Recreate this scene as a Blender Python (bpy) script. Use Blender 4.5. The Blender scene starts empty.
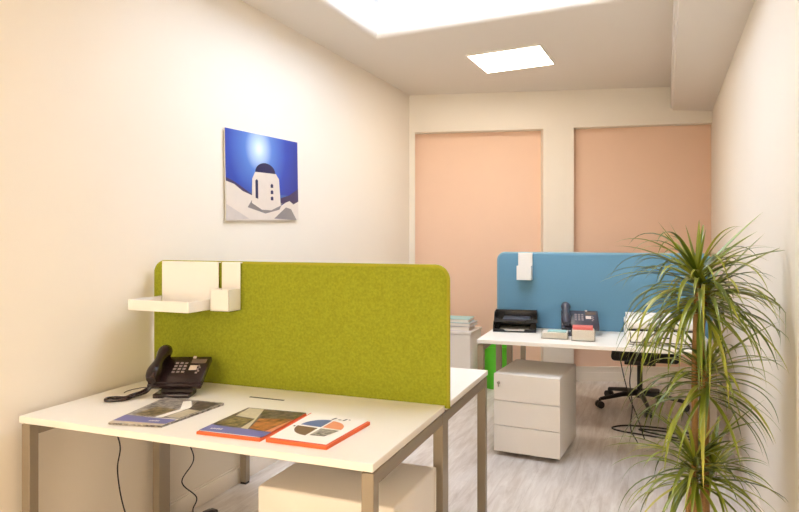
import bpy, bmesh, math, random
from mathutils import Vector, Matrix
random.seed(7)
C = bpy.context.scene.collection
SC = bpy.context.scene
R = math.radians

# ------------------------------------------------------------------ camera, world, lights, exposure
YAW = R(21.84)
cam = bpy.data.cameras.new('camera'); cam.lens = 29.286; cam.sensor_width = 36; cam.shift_y = -0.02378
cam.clip_start = 0.05
camo = bpy.data.objects.new('camera', cam); C.objects.link(camo)
camo.location = (0, 0, 1.40); camo.rotation_euler = (R(90), 0, YAW)
SC.camera = camo

w = bpy.data.worlds.new('sky'); SC.world = w; w.use_nodes = True
bg = w.node_tree.nodes['Background']
bg.inputs['Color'].default_value = (0.78, 0.87, 1.0, 1); bg.inputs['Strength'].default_value = 11.5

PANEL_FAR = ((1.0, 0.90, 0.78), 22.0)     # emission colour, strength of the panel in view
PANEL_FILL = ((1.0, 0.84, 0.55), 3.0)    # added warm fill panels, unseen, over and behind the camera
vs = SC.view_settings
SC.display_settings.display_device = 'sRGB'
vs.view_transform = 'Standard'; vs.look = 'None'; vs.exposure = -0.08; vs.gamma = 1.0
try: vs.use_curve_mapping = False
except Exception: pass

# ------------------------------------------------------------------ materials
def srgb(r, g, b):
    f = lambda v: (v/255/12.92) if v/255 <= .04045 else ((v/255+.055)/1.055)**2.4
    return (f(r), f(g), f(b), 1)
def mat(name, col, rough=.5, metal=0, noise=0, nscale=30, bump=0, bscale=200, spec=.5, emit=None, stretch=None, sheen=0, subtle=None):
    m = bpy.data.materials.new(name); m.use_nodes = True
    nt = m.node_tree; p = nt.nodes['Principled BSDF']
    p.inputs['Base Color'].default_value = col; p.inputs['Roughness'].default_value = rough
    p.inputs['Metallic'].default_value = metal; p.inputs['Specular IOR Level'].default_value = spec
    if sheen: p.inputs['Sheen Weight'].default_value = sheen
    tc = nt.nodes.new('ShaderNodeTexCoord'); src = tc.outputs['Object']
    if stretch:
        mp = nt.nodes.new('ShaderNodeMapping'); mp.inputs['Scale'].default_value = stretch
        nt.links.new(src, mp.inputs['Vector']); src = mp.outputs['Vector']
    if noise:
        n = nt.nodes.new('ShaderNodeTexNoise'); n.inputs['Scale'].default_value = nscale; n.inputs['Detail'].default_value = 4
        nt.links.new(src, n.inputs['Vector'])
        mx = nt.nodes.new('ShaderNodeMix'); mx.data_type = 'RGBA'
        lo = tuple(c*(1-noise) for c in col[:3])+(1,); hi = tuple(min(1, c*(1+noise)) for c in col[:3])+(1,)
        mx.inputs[6].default_value = lo; mx.inputs[7].default_value = hi
        if noise >= .4:
            mr = nt.nodes.new('ShaderNodeMapRange'); mr.inputs['From Min'].default_value = .36; mr.inputs['From Max'].default_value = .64
            nt.links.new(n.outputs['Fac'], mr.inputs['Value']); nt.links.new(mr.outputs['Result'], mx.inputs[0])
        else: nt.links.new(n.outputs['Fac'], mx.inputs[0])
        nt.links.new(mx.outputs[2], p.inputs['Base Color'])
    if bump:
        n2 = nt.nodes.new('ShaderNodeTexNoise'); n2.inputs['Scale'].default_value = bscale; n2.inputs['Detail'].default_value = 3
        nt.links.new(src, n2.inputs['Vector'])
        b = nt.nodes.new('ShaderNodeBump'); b.inputs['Strength'].default_value = bump; b.inputs['Distance'].default_value = .002
        nt.links.new(n2.outputs['Fac'], b.inputs['Height']); nt.links.new(b.outputs['Normal'], p.inputs['Normal'])
    if emit:
        p.inputs['Emission Color'].default_value = tuple(emit[0])+(1,); p.inputs['Emission Strength'].default_value = emit[1]
    return m

M = {}
M['wall'] = mat('cream wall paint', srgb(238, 229, 215), .75, noise=.015, nscale=3, bump=.06, bscale=140)
M['ceiling'] = mat('white ceiling paint', srgb(228, 220, 210), .85, noise=.01, nscale=2, bump=.04, bscale=120)
M['pink'] = mat('salmon wall paint', srgb(240, 204, 178), .7, noise=.02, nscale=5, bump=.06, bscale=140)
M['trim'] = mat('white gloss trim paint', srgb(240, 230, 216), .4, noise=.01, nscale=10)
M['reveal'] = mat('white skylight plaster', srgb(244, 244, 246), .7, noise=.01, nscale=6)
M['lam'] = mat('white laminate', srgb(244, 238, 228), .38, noise=.01, nscale=8)
M['lamedge'] = mat('white edge band', srgb(236, 226, 210), .45, noise=.01, nscale=8)
M['alu'] = mat('champagne aluminium', srgb(158, 145, 126), .40, .45, noise=.04, nscale=60, stretch=(40, 40, 1))
M['white_metal'] = mat('white lacquered steel', srgb(236, 228, 218), .42, noise=.01, nscale=12)
M['white_plastic'] = mat('white plastic', srgb(242, 238, 232), .4, noise=.01, nscale=15)
M['shadowgap'] = mat('dark gap', srgb(60, 54, 48), .7, noise=.05, nscale=40)
M['felt_green'] = mat('lime green felt', srgb(148, 154, 42), .95, noise=.34, nscale=105, bump=.5, bscale=420, spec=.15)
M['felt_green_edge'] = mat('lime green felt edge', srgb(162, 160, 48), .95, noise=.10, nscale=130, bump=.4, bscale=420, spec=.15)
M['felt_blue'] = mat('sky blue felt', srgb(108, 152, 178), .95, noise=.05, nscale=130, bump=.3, bscale=420, spec=.15)
M['felt_blue_edge'] = mat('pale blue felt edge', srgb(130, 166, 182), .95, noise=.05, nscale=130, bump=.3, bscale=420, spec=.15)
M['black'] = mat('black plastic', srgb(34, 30, 32), .35, noise=.1, nscale=40)
M['blackgloss'] = mat('glossy black plastic', srgb(24, 22, 26), .18, noise=.1, nscale=40)
M['phone'] = mat('dark brown black phone plastic', srgb(40, 25, 27), .25, noise=.08, nscale=60)
M['phone_grey'] = mat('dark grey phone plastic', srgb(62, 60, 72), .35, noise=.08, nscale=60)
M['key'] = mat('pale key print', srgb(150, 136, 136), .5, noise=.05, nscale=60)
M['lcd'] = mat('phone lcd', srgb(120, 104, 92), .2, noise=.05, nscale=60)
M['label'] = mat('pale paper label', srgb(216, 200, 190), .6, noise=.03, nscale=60)
M['paper'] = mat('white paper', srgb(246, 240, 230), .7, noise=.02, nscale=50)
M['orange'] = mat('orange card', srgb(236, 104, 54), .55, noise=.04, nscale=50)
M['purple'] = mat('violet blue print', srgb(112, 110, 168), .4, noise=.06, nscale=60)
M['photo_dark'] = mat('dark photo print', srgb(96, 82, 74), .3, noise=.6, nscale=45)
M['photo_olive'] = mat('olive photo print', srgb(128, 112, 78), .3, noise=.6, nscale=60)
M['photo_rust'] = mat('rust photo print', srgb(158, 96, 56), .3, noise=.6, nscale=35)
M['photo_cream'] = mat('cream photo print', srgb(206, 192, 166), .3, noise=.25, nscale=50)
M['photo_grey'] = mat('grey photo print', srgb(150, 142, 134), .3, noise=.6, nscale=60)
M['ink'] = mat('black ink', srgb(40, 36, 34), .5, noise=.05, nscale=60)
M['slate'] = mat('slate blue print', srgb(92, 112, 160), .4, noise=.05, nscale=60)
M['brownp'] = mat('brown print', srgb(122, 92, 66), .4, noise=.08, nscale=60)
M['peachp'] = mat('peach print', srgb(236, 150, 110), .4, noise=.05, nscale=60)
M['teal'] = mat('pale teal folder card', srgb(164, 206, 206), .55, noise=.03, nscale=40)
M['greyfile'] = mat('grey folder card', srgb(186, 184, 188), .55, noise=.03, nscale=40)
M['lilacfile'] = mat('pale lilac folder card', srgb(212, 204, 212), .55, noise=.03, nscale=40)
M['redcard'] = mat('coral red card', srgb(222, 112, 104), .55, noise=.05, nscale=60)
M['green_bin'] = mat('bright green plastic', srgb(100, 214, 50), .35, noise=.03, nscale=20)
M['chrome'] = mat('brushed chrome', srgb(190, 188, 186), .25, .9, noise=.03, nscale=60)
M['cable'] = mat('black cable rubber', srgb(38, 34, 34), .55, noise=.06, nscale=60)
M['fabric_black'] = mat('black seat fabric', srgb(44, 40, 40), .9, noise=.15, nscale=120, bump=.4, bscale=400)
M['bark'] = mat('tan plant bark', srgb(162, 122, 74), .85, noise=.35, nscale=60, bump=.6, bscale=120, stretch=(1, 1, 4))
M['soil'] = mat('dark potting soil', srgb(58, 42, 32), .95, noise=.4, nscale=60, bump=.8, bscale=80)
M['pot'] = mat('white glazed pot', srgb(226, 218, 206), .35, noise=.02, nscale=12)
M['frame_white'] = mat('white skylight frame', srgb(236, 236, 240), .35, noise=.01, nscale=12)
M['panel_far'] = mat('lit ceiling panel diffuser', srgb(255, 250, 240), .5, emit=PANEL_FAR)
M['panel_fill'] = mat('warm fill panel diffuser', srgb(255, 245, 225), .5, emit=PANEL_FILL)

def clear_mat(name, tint, mixfac=.12, rough=.02):
    m = bpy.data.materials.new(name); m.use_nodes = True; nt = m.node_tree
    nt.nodes.clear()
    o = nt.nodes.new('ShaderNodeOutputMaterial'); t = nt.nodes.new('ShaderNodeBsdfTransparent'); g = nt.nodes.new('ShaderNodeBsdfGlossy')
    t.inputs['Color'].default_value = tint; g.inputs['Roughness'].default_value = rough
    mx = nt.nodes.new('ShaderNodeMixShader'); mx.inputs[0].default_value = .05
    nt.links.new(t.outputs[0], mx.inputs[1]); nt.links.new(g.outputs[0], mx.inputs[2])
    nt.links.new(mx.outputs[0], o.inputs['Surface'])
    return m
M['glass'] = clear_mat('skylight glass', (.95, .97, 1, 1))
M['fill_glass'] = clear_mat('warm tinted fill glass', (.90, .78, .63, 1))  # tint warms the daylight of the added window behind the camera
M['clear'] = clear_mat('clear acrylic', (.93, .92, .90, 1))

def wood_floor():
    m = bpy.data.materials.new('grey washed oak planks'); m.use_nodes = True; nt = m.node_tree; p = nt.nodes['Principled BSDF']
    tc = nt.nodes.new('ShaderNodeTexCoord')
    mp = nt.nodes.new('ShaderNodeMapping'); mp.inputs['Rotation'].default_value = (0, 0, R(90))
    nt.links.new(tc.outputs['Object'], mp.inputs['Vector'])
    br = nt.nodes.new('ShaderNodeTexBrick'); br.offset = .37; br.squash = 1
    br.inputs['Scale'].default_value = 1; br.inputs['Brick Width'].default_value = 1.2; br.inputs['Row Height'].default_value = .17
    br.inputs['Mortar Size'].default_value = .0015; br.inputs['Bias'].default_value = 0
    br.inputs['Color1'].default_value = srgb(222, 210, 197); br.inputs['Color2'].default_value = srgb(212, 200, 188)
    br.inputs['Mortar'].default_value = srgb(172, 154, 138)
    nt.links.new(mp.outputs['Vector'], br.inputs['Vector'])
    m2 = nt.nodes.new('ShaderNodeMapping'); m2.inputs['Scale'].default_value = (9, 1.1, 1)
    nt.links.new(tc.outputs['Object'], m2.inputs['Vector'])
    n = nt.nodes.new('ShaderNodeTexNoise'); n.inputs['Scale'].default_value = 2.2; n.inputs['Detail'].default_value = 8; n.inputs['Roughness'].default_value = .65
    n.inputs['Distortion'].default_value = .6
    nt.links.new(m2.outputs['Vector'], n.inputs['Vector'])
    cr = nt.nodes.new('ShaderNodeValToRGB'); cr.color_ramp.elements[0].position = .3; cr.color_ramp.elements[1].position = .72
    cr.color_ramp.elements[0].color = srgb(184, 170, 158); cr.color_ramp.elements[1].color = srgb(244, 240, 236)
    nt.links.new(n.outputs['Fac'], cr.inputs['Fac'])
    mx = nt.nodes.new('ShaderNodeMix'); mx.data_type = 'RGBA'; mx.inputs[0].default_value = .72
    nt.links.new(br.outputs['Color'], mx.inputs[6]); nt.links.new(cr.outputs['Color'], mx.inputs[7])
    nt.links.new(mx.outputs[2], p.inputs['Base Color'])
    p.inputs['Roughness'].default_value = .38
    b = nt.nodes.new('ShaderNodeBump'); b.inputs['Strength'].default_value = .12; b.inputs['Distance'].default_value = .002
    nt.links.new(n.outputs['Fac'], b.inputs['Height']); nt.links.new(b.outputs['Normal'], p.inputs['Normal'])
    return m
M['floor'] = wood_floor()

def leaf_mat():
    m = bpy.data.materials.new('dracaena leaf'); m.use_nodes = True; nt = m.node_tree; p = nt.nodes['Principled BSDF']
    at = nt.nodes.new('ShaderNodeAttribute'); at.attribute_name = 'leafvar'
    cr = nt.nodes.new('ShaderNodeValToRGB'); e = cr.color_ramp.elements
    e[0].position = 0; e[0].color = srgb(78, 96, 28); e[1].position = 1; e[1].color = srgb(216, 196, 100)
    x = e.new(.45); x.color = srgb(136, 148, 42); x = e.new(.8); x.color = srgb(178, 178, 70)
    nt.links.new(at.outputs['Fac'], cr.inputs['Fac']); nt.links.new(cr.outputs['Color'], p.inputs['Base Color'])
    p.inputs['Roughness'].default_value = .28
    return m
M['leaf'] = leaf_mat()

# ------------------------------------------------------------------ mesh helpers
class MB:
    def __init__(s): s.bm = bmesh.new(); s.mats = []; s.cur = 0
    def use(s, m):
        m = M[m]
        if m not in s.mats: s.mats.append(m)
        s.cur = s.mats.index(m); return s
    def _fin(s, faces):
        for f in faces: f.material_index = s.cur
    def box(s, x0, x1, y0, y1, z0, z1, bev=0, seg=2, mtx=None):
        old = set(s.bm.faces)
        r = bmesh.ops.create_cube(s.bm, size=1); vs = r['verts']
        for v in vs: v.co = Vector(((x0+x1)/2+v.co.x*(x1-x0), (y0+y1)/2+v.co.y*(y1-y0), (z0+z1)/2+v.co.z*(z1-z0)))
        fs = list({f for v in vs for f in v.link_faces})
        if bev:
            es = list({e for f in fs for e in f.edges})
            q = bmesh.ops.bevel(s.bm, geom=es, offset=bev, segments=seg, affect='EDGES', profile=.5)
            fs = [f for f in s.bm.faces if f not in old]; vs = list({v for f in fs for v in f.verts})
        if mtx is not None: bmesh.ops.transform(s.bm, matrix=mtx, verts=vs)
        s._fin(fs); return s
    def hexa(s, P):   # 8 points: bottom 4 (ccw), top 4 (ccw)
        v = [s.bm.verts.new(p) for p in P]
        fs = [s.bm.faces.new([v[i] for i in q]) for q in ((3,2,1,0),(4,5,6,7),(0,1,5,4),(1,2,6,5),(2,3,7,6),(3,0,4,7))]
        s._fin(fs); return s
    def poly(s, pts):
        f = s.bm.faces.new([s.bm.verts.new(p) for p in pts]); s._fin([f]); return s
    def prism(s, pts, vec, bev=0, bsel=None):
        a = [s.bm.verts.new(p) for p in pts]; b = [s.bm.verts.new(Vector(p)+Vector(vec)) for p in pts]; n = len(a)
        fs = [s.bm.faces.new(a[::-1]), s.bm.faces.new(b)] + [s.bm.faces.new([a[i], a[(i+1) % n], b[(i+1) % n], b[i]]) for i in range(n)]
        bmesh.ops.recalc_face_normals(s.bm, faces=fs)
        if bev:
            es = list({e for f in fs[:2] for e in f.edges})
            q = bmesh.ops.bevel(s.bm, geom=es, offset=bev, segments=3, affect='EDGES', profile=.5)
            fs = list({f for f in fs if f.is_valid} | set(q['faces']))
        s._fin(fs); return s
    def tube(s, pts, r, n=8, cap=True):
        pts = [Vector(p) for p in pts]; rs = r if isinstance(r, (list, tuple)) else [r]*len(pts)
        rings = []; up = Vector((0, 0, 1)); prev = None
        for i, p in enumerate(pts):
            t = (pts[min(i+1, len(pts)-1)]-pts[max(i-1, 0)]).normalized()
            a = prev if prev is not None else (up if abs(t.z) < .9 else Vector((1, 0, 0)))
            a = (a - t*a.dot(t)).normalized(); prev = a; b = t.cross(a)
            rings.append([s.bm.verts.new(p+(a*math.cos(2*math.pi*k/n)+b*math.sin(2*math.pi*k/n))*rs[i]) for k in range(n)])
        fs = []
        for i in range(len(rings)-1):
            for k in range(n): fs.append(s.bm.faces.new([rings[i][k], rings[i][(k+1) % n], rings[i+1][(k+1) % n], rings[i+1][k]]))
        if cap: fs += [s.bm.faces.new(rings[0][::-1]), s.bm.faces.new(rings[-1])]
        s._fin(fs); return s
    def lathe(s, prof, n=32, c=(0, 0)):
        rings = [[s.bm.verts.new((c[0]+r*math.cos(2*math.pi*k/n), c[1]+r*math.sin(2*math.pi*k/n), z)) for k in range(n)] for r, z in prof]
        fs = []
        for i in range(len(rings)-1):
            for k in range(n): fs.append(s.bm.faces.new([rings[i][k], rings[i][(k+1) % n], rings[i+1][(k+1) % n], rings[i+1][k]]))
        s._fin(fs); return s
    def build(s, name, m=None, parent=None, loc=None, rot=None, smooth=True):
        me = bpy.data.meshes.new(name)
        bmesh.ops.recalc_face_normals(s.bm, faces=s.bm.faces) if not getattr(s, 'keep', 0) else None
        s.bm.to_mesh(me); s.bm.free()
        if s.mats:
            for x in s.mats: me.materials.append(x)
        if m and not s.mats: me.materials.append(M[m])
        if smooth:
            me.shade_smooth(); me.set_sharp_from_angle(angle=R(35))
        o = bpy.data.objects.new(name, me); C.objects.link(o)
        if parent: o.parent = parent
        if loc: o.location = loc
        if rot: o.rotation_euler = rot
        return o
def thing(name, label, cat, loc=(0, 0, 0), rz=0, group=None):
    o = bpy.data.objects.new(name, None); C.objects.link(o); o.empty_display_size = .1
    o.location = loc; o.rotation_euler = (0, 0, rz); return tag(o, label, cat, group)
def tag(o, label, cat, group=None):
    o['label'] = label; o['category'] = cat
    if group: o['group'] = group
    return o
def struct(o): o['kind'] = 'structure'; return o
def box(name, m, parent, *a, **k): return MB().box(*a, **k).build(name, m, parent)
def dup(root, loc, rz=None, label=None):
    r = root.copy(); C.objects.link(r); r.location = loc
    if rz is not None: r.rotation_euler = (0, 0, rz)
    if label: r['label'] = label
    for ch in list(root.children):
        c = ch.copy(); C.objects.link(c); c.parent = r
        for g in list(ch.children):
            d = g.copy(); C.objects.link(d); d.parent = c
    return r
def spline(pts, k=6):
    P = [Vector(p) for p in pts]; P = [P[0]*2-P[1]]+P+[P[-1]*2-P[-2]]; out = []
    for i in range(1, len(P)-2):
        for j in range(k):
            t = j/k; a, b, c, d = P[i-1], P[i], P[i+1], P[i+2]
            out.append(.5*((2*b)+(c-a)*t+(2*a-5*b+4*c-d)*t*t+(3*b-a-3*c+d)*t**3))
    return out+[P[-2]]

# ------------------------------------------------------------------ room shell
XL, XR, YF = -2.235, .46, -1.7
AL = R(20.5); E = Vector((math.cos(AL), math.sin(AL), 0)); N = Vector((-E.y, E.x, 0)); P0 = Vector((XL, 5.83, 0))
def bw(u, off, z): p = P0+E*u+N*off; return Vector((p.x, p.y, z))
UR = (XR-XL)/math.cos(AL)
def cz(x): return 2.760+.030*(x-XL)
struct(MB().box(XL-.15, XR+.15, YF-.15, 7.4, -.08, 0).build('floor', 'floor'))
struct(MB().box(XL-.15, XL, YF-.1, 6.3, 0, 2.95).build('wall_left', 'wall'))
# right wall: the nearer stretch stands slightly proud of the farther one
PX = .422; PY = 2.50
struct(MB().prism([(XR, 7.3, 0), (XR, PY+.006, 0), (PX+.006, PY, 0), (PX, PY-.008, 0), (PX, YF-.1, 0), (XR+.15, YF-.1, 0), (XR+.15, 7.3, 0)], (0, 0, 2.98)).build('wall_right', 'wall'))
wf = MB(); WX0, WX1, WZ0, WZ1 = -2.05, .25, .25, 2.45
for (a, b, c_, d_) in ((XL, WX0, 0, 2.95), (WX1, XR, 0, 2.95), (WX0, WX1, 0, WZ0), (WX0, WX1, WZ1, 2.95)): wf.box(a, b, YF-.15, YF, c_, d_)
struct(wf.build('wall_front', 'wall'))
# added unseen window behind the camera, warm tinted, as frontal fill light
wn = bpy.data.objects.new('fill_window', None); C.objects.link(wn); struct(wn)
fm = MB()
for (a, b, c_, d_) in ((WX0, WX0+.06, WZ0, WZ1), (WX1-.06, WX1, WZ0, WZ1), (WX0+.06, WX1-.06, WZ0, WZ0+.06), (WX0+.06, WX1-.06, WZ1-.06, WZ1), (-.93, -.87, WZ0+.06, WZ1-.06)): fm.box(a, b, YF-.11, YF-.05, c_, d_)
fm.build('window_frame', 'trim', wn)
MB().box(WX0+.06, WX1-.06, YF-.085, YF-.079, WZ0+.06, WZ1-.06).build('glass_pane', 'fill_glass', wn)
# back wall, pink plane set back behind a cream frame of pillar and lintels
RD = .12
struct(MB().hexa([bw(-.15, RD, 0), bw(UR+.05, RD, 0), bw(UR+.05, RD+.15, 0), bw(-.15, RD+.15, 0), bw(-.15, RD, 2.95), bw(UR+.05, RD, 2.95), bw(UR+.05, RD+.15, 2.95), bw(-.15, RD+.15, 2.95)]).build('wall_back', 'pink'))
fr = MB()
def bwb(u0, u1, za, zb, zt0, zt1, d0=0, d1=RD):
    fr.hexa([bw(u0, d0, za), bw(u1, d0, zb), bw(u1, d1, zb), bw(u0, d1, za), bw(u0, d0, zt0), bw(u1, d0, zt1), bw(u1, d1, zt1), bw(u0, d1, zt0)])
bwb(-.1, .055, 0, 0, 2.95, 2.95)
bwb(.055, 1.281, 2.404, 2.433, 2.95, 2.95)
bwb(1.281, 1.570, 0, 0, 2.95, 2.95)
bwb(1.570, UR+.05, 2.446, 2.489, 2.95, 2.95)
struct(fr.build('trim_1', 'wall'))
# soffit along the right wall
sf = MB(); sz0, sz1 = 2.655, 2.598; sx0, sx1 = .030, .095
ye = lambda x: 5.83+(x-XL)*math.tan(AL)+.02
sf.hexa([(sx0, YF, sz0+.05), (XR+.02, YF, sz0+.05), (XR+.02, ye(XR), sz1), (sx1, ye(sx1), sz1+.008), (sx0, YF, 2.95), (XR+.02, YF, 2.95), (XR+.02, ye(XR), 2.95), (sx1, ye(sx1), 2.95)])
bmesh.ops.bevel(sf.bm, geom=[e for e in sf.bm.edges if all(v.co.z < 2.8 for v in e.verts) and all(v.co.x < .2 for v in e.verts)], offset=.02, segments=3, affect='EDGES')
struct(sf.build('trim_2', 'ceiling'))
# ceiling with the skylight opening
SX0, SX1, SY0, SY1 = -1.815, -.245, 2.55, 4.115
cb = MB()
xs = [XL-.1, SX0, SX1, XR+.1]; ys = [YF-.1, SY0, SY1, 7.3]
for i in range(3):
    for j in range(3):
        if i == 1 and j == 1: continue
        a, b, c_, d_ = xs[i], xs[i+1], ys[j], ys[j+1]
        cb.hexa([(a, c_, cz(a)), (b, c_, cz(b)), (b, d_, cz(b)), (a, d_, cz(a)), (a, c_, 2.865), (b, c_, 2.865), (b, d_, 2.865), (a, d_, 2.865)])
bmesh.ops.remove_doubles(cb.bm, verts=cb.bm.verts, dist=1e-5)
# interior faces between neighbouring cells are dropped
dead = [f for f in cb.bm.faces if all(len(e.link_faces) > 2 for e in f.edges if abs(e.verts[0].co.z-e.verts[1].co.z) > .05) and abs(f.normal.z) < .3 and sum(1 for e in f.edges if len(e.link_faces) > 2) >= 3]
bmesh.ops.delete(cb.bm, geom=dead, context='FACES_ONLY')
rim = [e for e in cb.bm.edges if all(v.co.z < 2.85 and SX0-.001 <= v.co.x <= SX1+.001 and SY0-.001 <= v.co.y <= SY1+.001 for v in e.verts)]
bmesh.ops.bevel(cb.bm, geom=rim, offset=.05, segments=4, affect='EDGES', profile=.5)
struct(cb.build('ceiling', 'ceiling'))
# skylight shaft, frame, glass, handle
wd = thing('window_1', '', ''); del wd['label']; del wd['category']; struct(wd)
SH = 3.06; ins = .0; t = .06
sh = MB()
for (a, b, c_, d_) in ((SX0-t, SX0, SY0-t, SY1+t), (SX1, SX1+t, SY0-t, SY1+t), (SX0, SX1, SY0-t, SY0), (SX0, SX1, SY1, SY1+t)):
    sh.box(a, b, c_, d_, 2.865, SH+.06)
struct(sh.build('reveal', 'reveal', wd))
f_ = MB(); fw = .11
for (a, b, c_, d_) in ((SX0, SX0+fw, SY0, SY1), (SX1-fw, SX1, SY0, SY1), (SX0+fw, SX1-fw, SY0, SY0+fw), (SX0+fw, SX1-fw, SY1-fw, SY1)):
    f_.box(a, b, c_, d_, SH, SH+.06, bev=.008)
for (a, b, c_, d_) in ((SX0+fw, SX0+fw+.05, SY0+fw, SY1-fw), (SX1-fw-.05, SX1-fw, SY0+fw, SY1-fw), (SX0+fw, SX1-fw, SY0+fw, SY0+fw+.05), (SX0+fw, SX1-fw, SY1-fw-.05, SY1-fw)):
    f_.box(a, b, c_, d_, SH+.03, SH+.09, bev=.006)
f_.build('window_frame', 'frame_white', wd)
MB().box(SX0+fw, SX1-fw, SY0+fw, SY1-fw, SH+.055, SH+.061).build('glass_pane', 'glass', wd)
hd = MB(); hx, hy = SX0+.17, SY1-.17
hd.box(hx-.03, hx+.03, hy-.012, hy+.012, SH+.0, SH+.03, bev=.004)
hd.tube([(hx, hy, SH+.01), (hx-.02, hy+.03, SH-.02), (hx-.06, hy+.07, SH-.03)], .009)
hd.build('handle', 'chrome', wd)
# baseboards
b1 = MB(); b1.box(XL, XL+.016, YF, 5.83, 0, .088, bev=.004); b1.box(XL, XL+.010, YF, 5.83, .088, .098, bev=.003)
struct(b1.build('baseboard_left', 'trim'))
b2 = MB()
for (u0, u1, o1) in ((.055, 1.281, RD), (1.57, UR-.0, RD), (1.281, 1.57, 0)):
    for (d_, z0, z1) in ((.018, 0, .085), (.012, .085, .128), (.02, .128, .142)):
        b2.hexa([bw(u0, o1-d_, z0), bw(u1, o1-d_, z0), bw(u1, o1, z0), bw(u0, o1, z0), bw(u0, o1-d_, z1), bw(u1, o1-d_, z1), bw(u1, o1, z1), bw(u0, o1, z1)])
struct(b2.build('baseboard_back', 'trim'))
b3 = MB(); b3.box(XR-.016, XR, PY+.02, 6.6, 0, .09, bev=.004)
struct(b3.build('baseboard_right', 'trim'))

# ceiling light panels: one in view, three added out of view as fill
def ceiling_panel(cx, cy, label, mname, rz=0):
    z = cz(cx)
    t_ = thing('ceiling_light', label, 'ceiling light', (cx, cy, z-.012), rz, 'square ceiling light panels')
    t_.rotation_euler = (0, -math.atan(.030), rz)
    f = MB(); s, k = .285, .012
    for (a, b, c_, d_) in ((-s, s, -s, -s+k), (-s, s, s-k, s), (-s, -s+k, -s+k, s-k), (s-k, s, -s+k, s-k)): f.box(a, b, c_, d_, 0, .014)
    f.build('frame', 'white_metal', t_)
    MB().box(-s+k, s-k, -s+k, s-k, .003, .012).build('diffuser', mname, t_)
ceiling_panel(-1.078, 5.055, 'lit square light panel set in the ceiling beyond the skylight', 'panel_far', R(-2))
ceiling_panel(-1.00, .70, 'added warm fill light panel over the camera, out of view', 'panel_fill')
ceiling_panel(-1.50, -.85, 'added warm fill light panel behind the camera near the left wall', 'panel_fill')
ceiling_panel(-.25, -.85, 'added warm fill light panel behind the camera near the right wall', 'panel_fill')

# ------------------------------------------------------------------ desks
def desk(label, x0, x1, rows, slots=(), z=.74, group=None, rz=0):
    ox, oy = (x0+x1)/2, rows[0][0]
    t_ = thing('office_desk', label, 'desk', (ox, oy, 0), rz, group)
    X0, X1 = x0-ox, x1-ox
    for k, (ya, yb) in enumerate(rows):
        m = MB(); m.use('lam'); m.box(X0, X1, ya-oy, yb-oy, z-.025, z, bev=.002, seg=1)
        top = m.build('tabletop', None, t_)
        for (sx0, sx1, sy) in slots:
            if ya < sy < yb: MB().box(sx0-ox, sx1-ox, sy-oy-.006, sy-oy+.006, z-.0005, z+.0006).build('cable_slot', 'shadowgap', top)
    Y0, Y1 = rows[0][0]-oy, rows[-1][1]-oy
    legs = [Y0+.01, Y1-.05]
    if len(rows) > 1: legs.insert(1, rows[0][1]-oy-.020)
    for s, xx in ((0, X0+.002), (1, X1-.042)):
        for i, yy in enumerate(legs):
            d_ = .075 if (len(rows) > 1 and i == 1) else .04
            lg = MB().box(xx, xx+.04, yy, yy+d_, .012, z-.032, bev=.002, seg=1).build('leg', 'alu', t_)
            MB().box(xx+.002, xx+.038, yy+.002, yy+d_-.002, 0, .012).build('foot_glide', 'black', lg)
        MB().box(xx+.002, xx+.038, Y0+.05, Y1-.05, z-.075, z-.032, bev=.002, seg=1).build('side_rail', 'alu', t_)
    for (ya, yb) in rows:
        cb_ = MB()
        mid = (ya+yb)/2-oy+.08
        cb_.box(X0+.04, X1-.04, mid-.02, mid+.02, z-.075, z-.035)
        cb_.build('cross_beam', 'alu', t_)
    for xx in (X0+.012, X1-.032):
        for yy in (Y0+.06, Y1-.08, (Y0+Y1)/2): MB().box(xx, xx+.02, yy, yy+.02, z-.034, z-.0245).build('spacer', 'shadowgap', t_)
    return t_
desk('white front bench desk with metal legs carrying the green divider', -2.196, -.773, ((1.712, 2.420), (2.450, 3.145)), ((-1.565, -1.402, 2.262),), rz=R(.75))
desk('white far desk with grey legs in front of the blue divider', -1.097, .308, ((4.080, 4.745),))
desk('white desk hidden behind the blue divider, with only its legs showing', -1.097, .308, ((4.960, 5.690),))

def divider(name, label, cat, x0, x1, y0, y1, z0, z1, rad, m, me, rz=0):
    pts = []
    for (cx, cz_, a0) in ((x1-rad, z1-rad, 0), (x0+rad, z1-rad, 90)):
        for k in range(9):
            a = R(a0+k*90/8); pts.append((cx+rad*math.cos(a), y0, cz_+rad*math.sin(a)))
    pts += [(x0, y0, z0), (x1, y0, z0)]
    t_ = thing(name, label, cat, ((x0+x1)/2, (y0+y1)/2, z0), rz)
    L = Vector(t_.location)
    b = MB(); b.use(m); b.prism([Vector(p)-L for p in pts], (0, y1-y0, 0), bev=.007)
    b.build('panel', None, t_)
    # edge piping running round the rim
    rim_ = [Vector((p[0], (y0+y1)/2, p[2]))-L for p in pts]
    ordered = [rim_[-1]]+rim_[:-1]
    MB().tube(ordered, (y1-y0)*.40, 8).build('edge_piping', me, t_)
    for xx in (x0+.25, x1-.25): MB().box(xx-.03-L.x, xx+.03-L.x, y0-L.y, y1-L.y, -.04, .003, bev=.002).build('clamp', 'alu', t_)
    return t_
divider('desk_divider', 'lime green felt divider screen across the front desk', 'divider', -2.213, -.774, 2.422, 2.448, .728, 1.281, .05, 'felt_green', 'felt_green_edge', R(.5))
divider('desk_divider', 'sky blue felt divider screen at the back of the far desk', 'divider', -1.118, .312, 4.752, 4.780, .715, 1.279, .05, 'felt_blue', 'felt_blue_edge')

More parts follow.
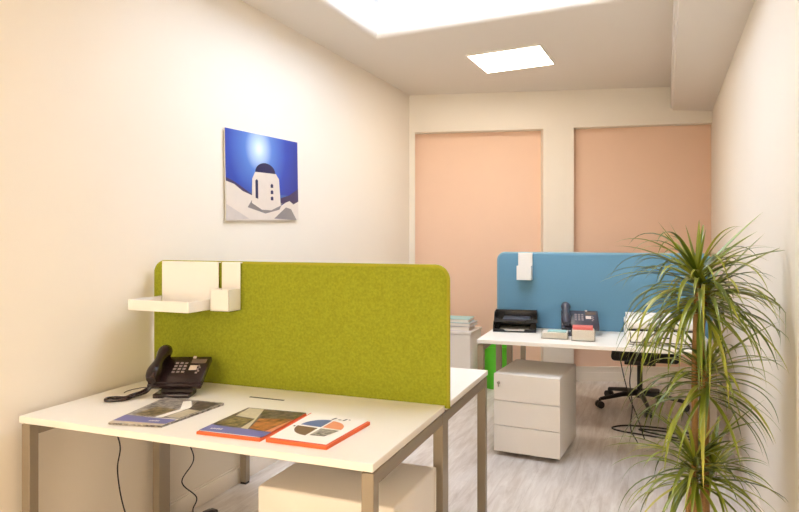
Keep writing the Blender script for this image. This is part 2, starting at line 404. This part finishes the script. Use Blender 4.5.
# trays hooked over the dividers
def hook(b, x0, x1, yf, yb, z0, zt):   # back plate, top hook, rear lip
    b.box(x0, x1, yf-.004, yf, z0, zt, bev=.001, seg=1)
    b.box(x0, x1, yf-.004, yb+.005, zt, zt+.004, bev=.001, seg=1)
    b.box(x0, x1, yb+.001, yb+.005, zt-.05, zt, bev=.001, seg=1)
t_ = thing('hanging_shelf', 'wide white open tray hooked over the left end of the green divider', 'shelf', (-1.995, 2.40, 1.084))
L = Vector(t_.location); b = MB(); hook(b, -.165, .155, 2.410-L.y, 2.452-L.y, 0, 1.2835-L.z); b.build('back_plate', 'white_plastic', t_)
b = MB(); b.box(-.165, .155, -.195, .005, -.004, 0, bev=.001, seg=1)
b.box(-.165, .155, -.199, -.195, -.004, .042, bev=.001, seg=1); b.box(-.169, -.165, -.199, .005, -.004, .042, bev=.001, seg=1); b.box(.155, .159, -.199, .005, -.004, .042, bev=.001, seg=1)
b.build('tray', 'white_plastic', t_)
def pocket(label, xc, yf, yb, zt, z0, zp, w_, d_, group):
    t_ = thing('hanging_pocket', label, 'pen holder', (xc, yf-.004, z0), 0, group); h = w_/2
    b = MB(); hook(b, -h, h, 0, yb-yf+.001, 0, zt-z0); b.build('back_plate', 'white_plastic', t_)
    b = MB(); k = .003
    b.box(-h, h, -d_, -d_+k, 0, zp-z0, bev=.001, seg=1); b.box(-h, -h+k, -d_, -.004, 0, zp-z0, bev=.001, seg=1); b.box(h-k, h, -d_, -.004, 0, zp-z0, bev=.001, seg=1); b.box(-h, h, -d_, -.004, 0, k)
    b.build('pocket', 'white_plastic', t_)
pocket('small white pocket hooked over the green divider beside the wide tray', -1.773, 2.414, 2.452, 1.2835, 1.078, 1.172, .098, .085, 'white hanging pockets')
pocket('small white pocket hooked over the top of the blue divider', -.917, 4.750, 4.786, 1.281, 1.090, 1.192, .104, .075, 'white hanging pockets')

# ------------------------------------------------------------------ pedestals
def pedestal(label, loc, w_, d_, h, rz=0, lock='left'):
    t_ = thing('drawer_pedestal', label, 'drawer unit', loc, rz, 'white drawer pedestals')
    x0, x1 = -w_/2, w_/2
    MB().box(x0, x1, .019, d_, .028, h, bev=.010, seg=3).build('body', 'white_metal', t_)
    zs = [.030, .030+(h-.032)*.335, .030+(h-.032)*.655, h-.002]
    for i in range(3):
        dr = MB().box(x0, x1, 0, .0195, zs[i]+.0020, zs[i+1]-.0020, bev=.0012, seg=1).build('drawer', 'white_metal', t_)
        if i == 2:
            k = MB(); m_ = Matrix.Rotation(R(90), 4, 'X')
            k.tube([(x0+.032, -.004, zs[3]-.06), (x0+.032, .001, zs[3]-.06)], .010, 14)
            k.box(x0+.028, x0+.036, -.006, -.003, zs[3]-.085, zs[3]-.05, bev=.001, seg=1)
            k.build('lock', 'chrome', dr)
    for sx in (-1, 1):
        for yy in (.10, d_-.08):
            c = MB(); xx = sx*(w_/2-.08)
            c.tube([(xx-.012, yy, .018), (xx+.012, yy, .018)], .018, 14); c.box(xx-.008, xx+.008, yy-.008, yy+.008, .015, .038)
            c.build('castor', 'black', t_)
    return t_
pedestal('white metal drawer pedestal under the front desk behind its right leg', (-1.055, 2.355, 0), .525, .415, .525, R(180))
pedestal('white three drawer pedestal with lock under the far desk', (-.780, 4.085, 0), .422, .52, .530, R(-4))

# ------------------------------------------------------------------ telephones
def phone(label, loc, rz, body_m, cordpts=None, linepts=None):
    t_ = thing('desk_phone', label, 'telephone', loc, rz, 'desk telephones')
    b = MB(); b.box(-.075, .075, -.07, .03, 0, .018, bev=.004); b.build('base_foot', body_m, t_)
    b = MB(); b.prism([(-.055, -.03, .016), (-.055, .045, .016), (-.055, .095, .085), (-.055, .04, .07), (-.055, -.02, .035)], (.13, 0, 0)); b.build('stand', 'black', t_)
    ax = R(26); mt = Matrix.Translation((0, -.02, .036)) @ Matrix.Rotation(ax, 4, 'X')
    b = MB(); b.box(-.112, .112, 0, .178, 0, .026, bev=.006, mtx=mt)
    b.box(-.112, .112, -.012, .05, -.002, .018, bev=.006, mtx=mt)
    body = b.build('body', body_m, t_)
    k = MB()
    for i in range(3):
        for j in range(4): k.box(-.030+i*.020, -.017+i*.020, .060+j*.020, .071+j*.020, .026, .029, bev=.001, seg=1, mtx=mt)
    k.build('keypad', 'key', body); k = MB()
    for i in range(5): k.box(.070+.006*(i % 2), .078+.006*(i % 2), .056+i*.012, .064+i*.012, .026, .029, mtx=mt)
    k.build('navigation_keys', 'key', body)
    MB().box(.034, .098, .126, .156, .0255, .028, bev=.001, seg=1, mtx=mt).build('display', 'lcd', body)
    MB().box(.036, .068, .080, .112, .0255, .027, mtx=mt).build('label_card', 'label', body)
    MB().box(.034, .048, .160, .172, .0255, .032, bev=.002, mtx=mt).build('lamp', 'label', body)
    h = MB(); hp = []
    for i in range(13):
        u = i/12; y = -.022+u*.218; z = .052+.016*math.sin(u*math.pi)+.0
        hp.append(mt @ Vector((-.083, y, z)))
    rs = [.017, .024, .0265, .025, .021, .018, .017, .018, .021, .025, .0265, .024, .017]
    h.tube(hp, [q*1.15 for q in rs], 14)
    for u0 in (.02, .155): h.tube([mt @ Vector((-.083, u0, .02)), mt @ Vector((-.083, u0, .05))], .022, 12)
    h.build('handset', body_m, t_)
    if cordpts:
        sp = spline(cordpts, 10); c = MB(); c.tube(sp, .0068, 8); c.build('handset_cord', 'phone', t_)
    if linepts:
        c = MB(); c.tube(spline(linepts, 6), .0018, 6); c.build('line_cord', 'cable', t_)
    return t_
ph = thing  # (telephone cords are given in the phone's own frame)
phone('brown black desk phone with off-white label on the front desk', (-1.880, 2.180, .74), YAW, 'phone',
      [(-.085, -.025, .055), (-.110, -.035, .022), (-.135, -.03, .010), (-.155, -.06, .008), (-.165, -.105, .008), (-.20, -.125, .008), (-.235, -.13, .008), (-.245, -.105, .008), (-.22, -.085, .008), (-.18, -.085, .008), (-.15, -.095, .020), (-.125, -.06, .024), (-.105, -.03, .035)],
      [(-.09, .07, .03), (-.14, .12, .003), (-.19, .11, .003), (-.225, .06, .003), (-.228, .02, .003)])
phone('dark grey desk phone on the far desk against the blue divider', (-.500, 4.52, .74), R(9), 'phone_grey').scale = (1.10, 1.10, 1.10)

# ------------------------------------------------------------------ brochures on the front desk
def sheet_quad(q, u, v, z):  # bilinear in quad bl, br, tr, tl
    bl, br_, tr, tl = [Vector(p+(0,)) for p in q]
    p = (bl*(1-u)+br_*u)*(1-v)+(tl*(1-u)+tr*u)*v
    return (p.x, p.y, z)
def brochure(label, quad, thick, core_m, marks, layers=1, group='printed brochures on the front desk', cov='paper', inset=0.0):
    cx = sum(p[0] for p in quad)/4; cy = sum(p[1] for p in quad)/4
    q = [(p[0]-cx, p[1]-cy) for p in quad]
    t_ = thing('brochure', label, 'brochure', (cx, cy, .74), 0, group)
    m = MB(); h = thick/layers
    for i in range(layers):
        dx = random.uniform(-.003, .003) if i else 0; dy = random.uniform(-.003, .003) if i else 0
        m.prism([(p[0]+dx, p[1]+dy, .0003+i*h) for p in q], (0, 0, h*.85))
    m.build('pages', core_m, t_, smooth=False)
    c = MB(); c.use(cov)
    i0 = inset
    c.prism([sheet_quad(q, u, v, thick) for u, v in ((i0, i0), (1-i0, i0), (1-i0, 1), (i0, 1))], (0, 0, .0006))
    for k, (mm, poly_) in enumerate(marks):
        c.use(mm); c.poly([sheet_quad(q, u, v, thick+.0009+.0002*k) for u, v in poly_])
    c.build('cover', None, t_, smooth=False)
    return t_
def arc(cx, cy, rx, ry, a0, a1, n=14): return [(cx, cy)]+[(cx+rx*math.cos(R(a0+(a1-a0)*i/n)), cy+ry*math.sin(R(a0+(a1-a0)*i/n))) for i in range(n+1)]
scrib = lambda u, v, s: [('paper', [(u+i*.035*s, v), (u+i*.035*s+.022*s, v), (u+i*.035*s+.022*s, v+.035*s+.01*(i % 2)), (u+i*.035*s, v+.035*s)]) for i in range(6)]
brochure('grey photo brochure with violet band, nearest the phone', [(-1.800, 1.742), (-1.600, 1.782), (-1.588, 2.112), (-1.868, 2.098)], .008, 'photo_grey',
    [('photo_grey', [(0, .25), (1, .25), (1, 1), (0, 1)]), ('purple', [(0, .06), (1, .04), (1, .22), (.45, .24), (0, .27)]), ('photo_cream', [(0, 0), (1, 0), (1, .05), (0, .06)]),
     ('photo_olive', [(.12, .30), (.52, .28), (.62, .58), (.2, .62)]), ('paper', [(.55, .26), (.68, .26), (.74, .7), (.5, .95), (.4, .9), (.64, .6)]),
     ('photo_cream', [(.72, .3), (.97, .28), (.97, .6), (.76, .62)]), ('photo_dark', [(.76, .62), (.97, .60), (.97, .95), (.6, .97)])]+scrib(.62, .1, .9), 3)
brochure('orange backed brochure with dark photo cover, between the two others', [(-1.440, 1.766), (-1.196, 1.776), (-1.212, 2.100), (-1.455, 2.082)], .010, 'orange',
    [('purple', [(0, .04), (1, .04), (1, .22), (0, .26)]), ('photo_dark', [(.34, .24), (1, .22), (1, 1), (.0, 1), (0, .26)]), ('photo_olive', [(.06, .30), (.44, .28), (.42, .56), (.1, .60)]),
     ('photo_cream', [(.5, .24), (.62, .23), (.3, .98), (.04, .98), (.08, .64), (.44, .6)]), ('photo_rust', [(.62, .26), (.97, .22), (.97, .72), (.5, .62)]), ('peachp', [(.9, .22), (1, .22), (1, .75)])]+scrib(.12, .11, .9), 1, inset=.03)
brochure('thick orange booklet with a pie chart on its white cover', [(-1.178, 1.782), (-.958, 1.784), (-.945, 2.080), (-1.196, 2.104)], .013, 'orange',
    [('brownp', arc(.48, .50, .34, .28, 180, 270)), ('slate', arc(.50, .54, .34, .28, 90, 180)), ('peachp', arc(.53, .54, .30, .26, 0, 90)), ('photo_grey', [(.53, .50), (.83, .50), (.76, .26), (.53, .24)]),
     ('ink', [(.46, .84), (.49, .84), (.52, .92), (.49, .92)]), ('ink', [(.56, .86), (.61, .86), (.62, .88), (.57, .88)]), ('ink', [(.64, .85), (.67, .85), (.69, .93), (.66, .93)]), ('ink', [(.71, .90), (.74, .90), (.74, .92), (.71, .92)]),
     ('ink', [(.10, .44), (.13, .44), (.13, .47), (.10, .47)])], 1, inset=.035)

# ------------------------------------------------------------------ things on the far desk
def letter_tray(loc, rz, label):
    t_ = thing('letter_tray', label, 'letter tray', loc, rz, 'black stacking letter trays'); b = MB(); w_, d_ = .295, .25
    b.box(-w_/2, w_/2, 0, d_, 0, .004); b.box(-w_/2, w_/2, d_-.004, d_, 0, .062, bev=.001, seg=1)
    for s in (-1, 1):
        x = s*(w_/2)-(.004 if s > 0 else 0)
        b.prism([(x, .0, 0), (x, .012, .045), (x, .05, .066), (x, d_, .066), (x, d_, 0)], (.004, 0, 0))
        b.prism([(s*w_/2, 0, 0), (s*w_/2, -.008, .026), (s*(w_/2-.07), -.008, .022), (s*(w_/2-.09), -.004, .008), (s*(w_/2-.09), 0, 0)], (0, .006, 0))
    b.box(-w_/2+.08, w_/2-.08, -.004, .002, 0, .010)
    b.build('tray', 'blackgloss', t_)
    return t_
tr = letter_tray((-.935, 4.470, .7405), R(10), 'lower black letter tray at the left end of the far desk')
dup(tr, (-.930, 4.482, .8075), R(10), 'upper black letter tray stacked on the other at the far desk end')
tag(MB().box(-.105, .105, .02, .235, 0, .012, bev=.001, seg=1).build('paper_stack', 'paper', None, (-.935, 4.470, .7448), (0, 0, R(10))), 'white paper stack lying in the lower black letter tray', 'paper')
tag(MB().box(-.09, .10, .02, .22, 0, .016, bev=.001, seg=1).build('document_folder', 'phone_grey', None, (-.930, 4.482, .8118), (0, 0, R(9))), 'dark grey folder lying in the upper black letter tray', 'folder')
def memo_box(loc, rz, w_, d_, h, label):
    t_ = thing('memo_box', label, 'desk box', loc, rz, 'clear desk boxes'); b = MB(); k = .003
    b.box(-w_/2, w_/2, 0, d_, 0, k)
    for a in ((-w_/2, w_/2, 0, k), (-w_/2, w_/2, d_-k, d_), (-w_/2, -w_/2+k, k, d_-k), (w_/2-k, w_/2, k, d_-k)): b.box(*a, k, h)
    b.build('acrylic_box', 'clear', t_); return t_
memo_box((-.632, 4.262, .7405), R(4), .172, .115, .052, 'clear box of white cards with pale teal top, left of the red one')
b = MB(); b.use('paper'); b.box(-.078, .078, .008, .105, 0, .038, bev=.001, seg=1); b.use('teal'); b.box(-.045, .07, .02, .10, .038, .046)
tag(b.build('card_stack', None, None, (-.632, 4.262, .7440), (0, 0, R(4))), 'white card stack with pale teal card on top in clear box', 'card stack')
memo_box((-.450, 4.240, .7405), R(6), .148, .14, .074, 'clear box of white paper with coral red top, before the far phone')
b = MB(); b.use('paper'); b.box(-.068, .068, .008, .128, 0, .064, bev=.001, seg=1); b.use('redcard'); b.box(-.066, .060, .03, .126, .064, .084, bev=.002, seg=1)
tag(b.build('note_pad', None, None, (-.450, 4.240, .7440), (0, 0, R(6))), 'white paper pad with coral red sheets on top in clear box', 'note pad')
# printer
t_ = thing('desktop_printer', 'white printer on the right end of the far desk behind the plant', 'printer', (.025, 4.235, .7405), R(6))
MB().box(-.215, .215, .0, .34, .006, .085, bev=.008).build('body', 'white_plastic', t_)
MB().box(-.21, .21, .01, .33, .085, .094).build('slot', 'black', t_)
MB().box(-.215, .215, .02, .34, .094, .135, bev=.010).build('scanner_lid', 'white_plastic', t_)
MB().prism([(-.205, .06, .135), (-.205, .33, .135), (-.205, .33, .165), (-.205, .10, .150)], (.41, 0, 0)).build('document_feeder', 'white_plastic', t_)
d_ = MB().box(-.19, .19, -.004, .002, .022, .074, bev=.002, seg=1).build('paper_drawer', 'white_plastic', t_)
g = MB(); g.box(-.196, .196, -.001, .001, .014, .020); g.box(-.196, -.191, -.001, .001, .014, .076); g.box(.191, .196, -.001, .001, .014, .076); g.build('drawer_gap', 'shadowgap', t_)
MB().box(-.03, .03, -.007, -.003, .045, .053, bev=.001, seg=1).build('drawer_grip', 'shadowgap', d_)
for sx in (-.19, .19):
    for yy in (.03, .31): MB().box(sx-.012, sx+.012, yy-.012, yy+.012, 0, .007).build('rubber_foot', 'black', t_)

# the far pair of desks and its divider stand turned a little
for o in list(C.objects):
    if o.parent is None and (o.name in ('office_desk.001', 'office_desk.002', 'desk_divider.001', 'hanging_pocket.001')):
        a = R(2.2); pv = Vector((-.95, 4.08, 0)); v = o.location-pv
        o.location = pv+Vector((v.x*math.cos(a)-v.y*math.sin(a), v.x*math.sin(a)+v.y*math.cos(a), v.z)); o.rotation_euler.z += a
        if o.name != 'office_desk.001': o.location.x += .030
# ------------------------------------------------------------------ behind: cabinet, files, bin
t_ = thing('low_cabinet', 'low white cabinet between the green divider and far desk, files on top', 'cabinet', (-1.845, 5.50, 0))
MB().box(-.30, .31, .02, .36, .03, .545, bev=.004).build('body', 'white_metal', t_)
MB().box(-.305, .315, -.004, .365, .545, .570, bev=.003).build('top', 'white_metal', t_)
for s in (0, 1):
    x0 = -.298+s*.303; dd = MB().box(x0, x0+.300, 0, .019, .034, .541, bev=.002, seg=1).build('door', 'white_metal', t_)
    MB().box(x0+(.27 if s == 0 else .02), x0+(.28 if s == 0 else .03), -.014, -.001, .36, .46, bev=.002, seg=1).build('handle', 'chrome', dd)
MB().box(-.28, .29, .04, .34, 0, .03).build('plinth', 'shadowgap', t_)
for (m_, zz, h, dx, rz_, lab) in (('lilacfile', .5705, .040, 0, 2, 'pale lilac file at the bottom of the stack on the low cabinet'), ('greyfile', .6110, .030, .008, -2, 'grey file in the middle of the stack on the low cabinet'), ('teal', .6415, .034, -.005, 4, 'pale teal file topmost of the stack on the low cabinet')):
    b = MB(); b.use(m_); b.box(-.16, .16, 0, .24, 0, .003, bev=.001, seg=1); b.box(-.16, .16, 0, .24, h-.003, h, bev=.001, seg=1); b.box(-.16, -.157, 0, .24, 0, h); b.use('paper'); b.box(-.155, .152, .006, .234, .003, h-.003)
    tag(b.build('file_folder', None, None, (-1.71+dx, 5.515, zz), (0, 0, R(rz_))), lab, 'file', 'files stacked on the low cabinet')
t_ = thing('waste_bin', 'bright green plastic waste bin behind the legs of the far desk', 'waste bin', (-1.42, 5.96, 0))
b = MB(); b.lathe([(.001, .0), (.100, .0), (.104, .006), (.122, .372), (.127, .376), (.127, .386), (.118, .386), (.116, .37), (.098, .012), (.001, .012)]); b.build('bucket', 'green_bin', t_)
# ------------------------------------------------------------------ office chair behind the far desk
t_ = thing('office_chair', 'black swivel chair on castors behind the far desk', 'chair', (-.155, 5.73, 0), R(2))
for k in range(5):
    a = R(200+72*k+8); dx, dy = math.cos(a), math.sin(a)
    lg = MB(); lg.tube([(dx*.02, dy*.02, .115), (dx*.16, dy*.16, .105), (dx*.345, dy*.345, .075)], [.026, .020, .015], 10)
    leg = lg.build('base_leg', 'black', t_)
    c = MB(); px, py = dx*.35, dy*.35; tx, ty = -dy, dx
    for s in (-1, 1): c.tube([(px+tx*s*.010, py+ty*s*.010, .03), (px+tx*s*.028, py+ty*s*.028, .03)], .03, 14)
    c.tube([(px, py, .035), (px, py, .08)], .010, 8); c.build('castor', 'black', leg)
MB().tube([(0, 0, .075), (0, 0, .14), (0, 0, .14), (0, 0, .36)], [.034, .034, .022, .022], 14).build('gas_lift', 'black', t_)
MB().box(-.12, .12, -.10, .12, (.355), .406, bev=.006).build('tilt_mechanism', 'black', t_)
b = MB(); b.box(-.22, .29, -.25, .23, .405, .475, bev=.03, seg=4); b.build('seat', 'fabric_black', t_)
b = MB()
for i in range(6):
    z0 = .52+i*.075
b.prism([(-.215, .26, .54), (.215, .26, .54), (.235, .275, .75), (.20, .30, 1.0), (-.20, .30, 1.0), (-.235, .275, .75)], (0, .05, 0), bev=.012); b.build('backrest', 'fabric_black', t_)
MB().tube(spline([(0, .1, .36), (0, .28, .38), (0, .335, .5), (0, .335, .7)]), .018, 10).build('back_support', 'black', t_)

# cables
def cable(label, pts, r=.003, name='cable', k=8): return tag(MB().tube(spline(pts, k), r, 6).build(name, 'cable'), label, 'cable')
cable('thin black cable hanging under the front desk nearer its left leg', [(-2.178, 2.135, .713), (-2.176, 2.135, .60), (-2.152, 2.145, .50), (-2.172, 2.15, .40), (-2.160, 2.16, .27), (-2.17, 2.22, .12), (-2.16, 2.27, .008), (-2.15, 2.36, .006)])
cable('thin black cable dropping to the power strip under the front desk', [(-2.150, 2.58, .713), (-2.150, 2.58, .42), (-2.137, 2.60, .30), (-2.175, 2.56, .20), (-2.120, 2.60, .12), (-2.115, 2.57, .075), (-2.105, 2.56, .044)])
t_ = thing('power_strip', 'dark power strip lying on the floor under the front desk', 'power strip', (-2.10, 2.575, 0), R(80))
MB().box(-.12, .12, -.022, .022, 0, .034, bev=.005).build('body', 'black', t_)
for i in range(3): MB().box(-.09+i*.07, -.045+i*.07, -.016, .016, .034, .040, bev=.003).build('socket', 'phone_grey', t_)
tag(MB().tube(spline([(-2.140, 2.50, .050), (-2.125, 2.52, .060), (-2.10, 2.54, .052)], 5), .009, 8).build('plug', 'black'), 'black plug sticking up by the power strip under the front desk', 'plug')
cable('loose loop of black cable lying on the floor under the far desk', [(.26, 4.80, .006), (.16, 4.825, .006), (-.06, 4.88, .006), (-.26, 4.925, .006), (-.325, 4.99, .006), (-.25, 5.08, .006), (-.10, 5.11, .006), (.06, 5.10, .006), (.20, 5.04, .006), (.26, 4.94, .006), (.16, 4.89, .006), (-.04, 4.95, .006), (-.14, 5.02, .006), (.02, 5.03, .006), (.16, 4.97, .006), (.33, 4.90, .006)], .006)
cable('left of two thin cables hanging under the far desk', [(-.262, 4.70, .70), (-.256, 4.70, .587), (-.236, 4.71, .472), (-.217, 4.72, .384), (-.197, 4.73, .30), (-.150, 4.75, .18), (-.10, 4.79, .008)], .004)
cable('right of two thin cables hanging under the far desk', [(-.200, 4.70, .70), (-.197, 4.70, .60), (-.185, 4.71, .50), (-.192, 4.72, .40), (-.175, 4.70, .25), (-.185, 4.69, .1), (-.14, 4.68, .008)], .004)


# ------------------------------------------------------------------ picture on the left wall
def picture_sky():
    m = bpy.data.materials.new('printed blue sky with sun'); m.use_nodes = True; nt = m.node_tree; p = nt.nodes['Principled BSDF']
    tc = nt.nodes.new('ShaderNodeTexCoord'); mp = nt.nodes.new('ShaderNodeMapping')
    mp.inputs['Location'].default_value = (0, .06, -.17)
    nt.links.new(tc.outputs['Object'], mp.inputs['Vector'])
    ln = nt.nodes.new('ShaderNodeVectorMath'); ln.operation = 'LENGTH'; nt.links.new(mp.outputs['Vector'], ln.inputs[0])
    cr = nt.nodes.new('ShaderNodeValToRGB'); e = cr.color_ramp.elements
    e[0].position = 0; e[0].color = srgb(244, 250, 255); e[1].position = .55; e[1].color = srgb(30, 44, 132)
    x = e.new(.05); x.color = srgb(196, 222, 248); x = e.new(.14); x.color = srgb(92, 134, 212); x = e.new(.30); x.color = srgb(44, 74, 174)
    nt.links.new(ln.outputs['Value'], cr.inputs['Fac'])
    nt.links.new(cr.outputs['Color'], p.inputs['Base Color']); p.inputs['Roughness'].default_value = .3
    return m
M['pic_sky'] = picture_sky()
M['pic_white'] = mat('printed whitewash', srgb(226, 214, 202), .35, noise=.05, nscale=20)
M['pic_wall2'] = mat('printed pale stone', srgb(206, 196, 190), .35, noise=.06, nscale=20)
M['pic_grey'] = mat('printed grey stone', srgb(140, 134, 134), .35, noise=.08, nscale=25)
M['pic_dome'] = mat('printed navy dome', srgb(34, 38, 84), .3, noise=.15, nscale=25)
M['pic_sea'] = mat('printed sea', srgb(66, 104, 168), .3, noise=.08, nscale=25)
M['pic_hill'] = mat('printed dark hills', srgb(70, 60, 96), .3, noise=.2, nscale=30)
t_ = thing('wall_picture', 'unframed print of white domed chapel under blue sky on left wall', 'picture', (XL, 3.350, 1.757))
t_.rotation_euler = (R(1.5), 0, 0)
PW, PH = .770, .512
MB().box(.009, .014, -PW/2, PW/2, -PH/2, PH/2).build('panel', 'white_plastic', t_)
pc = MB()
def pq(mm, pts, lay):
    pc.use(mm); x = .0150+.0003*lay
    pc.poly([(x, -PW/2+u*PW, -PH/2+v*PH) for u, v in pts])
pq('pic_sky', [(0, 0), (1, 0), (1, 1), (0, 1)], 0)
pq('pic_sea', [(0, .2), (1, .2), (1, .30), (.75, .31), (.2, .335), (0, .42)], 1)
pq('pic_hill', [(0, .2), (.5, .2), (.42, .28), (.3, .31), (.2, .37), (.12, .42), (.05, .45), (0, .47)], 2)
pq('pic_hill', [(.72, .2), (1, .2), (1, .40), (.93, .36), (.85, .31), (.72, .27)], 2)
pq('pic_white', [(0, 0), (1, 0), (1, .24), (.92, .20), (.86, .24), (.80, .22), (.70, .16), (.5, .2), (.34, .28), (.2, .33), (.1, .40), (0, .43)], 3)
pq('pic_wall2', [(0, 0), (.28, .02), (.0, .18)], 4)
pq('pic_grey', [(.26, .15), (.34, .27), (.75, .21), (.70, .13), (.5, .08)], 4)
pq('pic_grey', [(.62, .02), (.97, .0), (.88, .14), (.80, .16)], 4)
dome = [((.505+.140*math.cos(R(180-15*i))), .560+.115*math.sin(R(180-15*i))) for i in range(13)]
body_ = [(.315, .20), (.45, .125), (.58, .12), (.72, .18), (.70, .50), (.655, .56), (.365, .56), (.325, .48)]
pq('pic_white', body_, 5)
pq('pic_dome', dome, 6)
pq('pic_ink' if 'pic_ink' in M else 'pic_dome', [(.365, .26), (.40, .25), (.40, .46), (.385, .48), (.365, .46)], 6)
for k in range(3):
    z0 = .44-k*.075
    pq('pic_dome', [(.575, z0-.05), (.612, z0-.05), (.612, z0-.015), (.594, z0), (.575, z0-.015)], 6)
pc.keep = 1
pcm = pc.build('print', None, t_, smooth=False)

# ------------------------------------------------------------------ dracaena plant
PLX, PLY = .140, 2.850
t_ = thing('potted_dracaena', 'tall dracaena with three tufts of narrow leaves beside the right wall', 'plant', (PLX, PLY, 0))
b = MB(); b.lathe([(.001, 0), (.11, 0), (.115, .004), (.142, .165), (.148, .175), (.146, .182), (.134, .182), (.130, .17), (.124, .13)]); b.build('pot', 'pot', t_)
b = MB(); b.lathe([(.001, .152), (.07, .156), (.1285, .150)]); b.build('soil', 'soil', t_)
cr_, sr_ = math.cos(YAW), math.sin(YAW)
def rel(right, fwd, z): return Vector((right*cr_-fwd*sr_, right*sr_+fwd*cr_, z))
stems = ([rel(-.02, 0, .13), rel(-.012, .0, .5), rel(-.008, .01, .85), rel(.0, .01, 1.12), rel(.002, .0, 1.26)], [rel(.03, .03, .13), rel(.034, .02, .45), rel(.03, -.01, .66), rel(.02, -.02, .87)], [rel(-.06, -.02, .13), rel(-.05, -.03, .34), rel(-.03, -.035, .50)], [rel(.06, .05, .13), rel(.05, .045, .6), rel(.03, .03, 1.0), rel(.05, .02, 1.20)])
for i, s in enumerate(stems):
    p = spline(s, 8); MB().tube(p, [(.0135 if i != 2 else .011)*(1-.25*k/len(p)) for k in range(len(p))], 10).build('stem', 'bark', t_)
class Leaves:
    def __init__(s): s.v = []; s.f = []; s.c = []
    def leaf(s, o, az, el, L, droop, wmax, var, twist=0, n=12):
        p = Vector(o); st = L/n; ctr = []
        for i in range(n+1):
            ctr.append((p.copy(), az, el))
            u = i/n
            d = Vector((math.cos(el)*math.cos(az), math.cos(el)*math.sin(az), math.sin(el)))
            p = p+d*st; el = max(el-droop*st*(.5+1.6*u)*max(.12, math.cos(el)), -1.45); az += twist*st
        base = len(s.v)
        for i, (q, a, e_) in enumerate(ctr):
            u = i/n; w_ = wmax*(.55+.45*min(1, u*5))*max(0.03, (1-u**2.6))*.5
            side = Vector((-math.sin(a), math.cos(a), 0)); nrm = Vector((-math.sin(e_)*math.cos(a), -math.sin(e_)*math.sin(a), math.cos(e_)))
            for k in (-1, 0, 1):
                r = q+side*k*w_+nrm*(abs(k)*w_*.45)
                lim = XR-.012-PLX
                if r.x > lim: r.x = lim-.15*(r.x-lim)*0
                s.v.append(r); s.c.append(min(1, max(0, var+(.12 if k else -.05)+.25*max(0, u-.7)+random.uniform(-.03, .03))))
        for i in range(n):
            for k in range(2):
                a = base+i*3+k; s.f.append((a, a+1, a+4, a+3))
    def build(s, name, parent):
        me = bpy.data.meshes.new(name); me.from_pydata([tuple(v) for v in s.v], [], s.f)
        at = me.attributes.new('leafvar', 'FLOAT', 'POINT')
        for i, x in enumerate(s.c): at.data[i].value = x
        me.materials.append(M['leaf']); me.shade_smooth()
        o = bpy.data.objects.new(name, me); C.objects.link(o); o.parent = parent
        return o
def tuft(base, height, n, lmin, lmax, elmin, elmax, dmin, dmax, extra=()):
    lv = Leaves()
    for i in range(n):
        u = i/n; z = base.z+height*u; az = i*2.39996+random.uniform(-.3, .3)
        el = R(elmin+(elmax-elmin)*u**1.3+random.uniform(-10, 10))
        L = random.uniform(lmin, lmax)*(1-.25*u)
        side = max(0, math.cos(az)); L *= 1-.18*side
        lv.leaf((base.x+.008*math.cos(az), base.y+.008*math.sin(az), z), az, el, L, random.uniform(dmin, dmax), random.uniform(.012, .023), random.choice((.0, .08, .18, .28, .36, .42, .5, .6, .78))+random.uniform(-.08, .08), random.uniform(-.8, .8))
    for (az, el, L, dr, wd_, var) in extra:
        lv.leaf((base.x, base.y, base.z+height*.8), YAW+R(az), R(el), L, dr, wd_, var)
    lv.build('foliage', t_)
tuft(rel(.0, .0, 1.10), .17, 104, .34, .52, -20, 60, 2.6, 6.0,
     ((5, 46, .38, .3, .030, .35), (18, 36, .36, .6, .026, .3), (-15, 28, .38, 1.2, .028, .3), (180, 34, .36, 1.6, .020, .5), (170, 58, .27, .5, .020, .4), (150, 66, .25, .5, .020, .5), (200, 50, .26, .8, .022, .3), (120, 76, .22, .5, .022, .3), (-60, 80, .20, .3, .024, .35), (60, 78, .24, .3, .022, .4), (178, 12, .40, 1.5, .016, .45)))
tuft(rel(.05, .02, 1.08), .12, 52, .36, .54, -8, 50, 2.8, 6.0, ((0, 38, .38, 1.0, .028, .3), (-10, 50, .32, .3, .026, .4), (15, 20, .42, 3.5, .024, .4), (0, 10, .45, 3.6, .026, .45), (-25, 5, .45, 3.4, .026, .5)))
tuft(rel(.02, -.02, .76), .14, 74, .32, .48, -15, 55, 2.6, 5.5, ((5, 36, .36, .6, .024, .25), (0, 15, .34, 1.2, .022, .2)))
tuft(rel(-.03, -.035, .42), .12, 74, .30, .44, -10, 58, 2.4, 5.5, ((10, 42, .36, 2.5, .018, .4), (-10, 48, .36, .5, .020, .3), (185, 25, .38, 1.6, .018, .4)))
tuft(rel(.08, .04, .40), .10, 38, .26, .38, 5, 62, 2.5, 5.0)
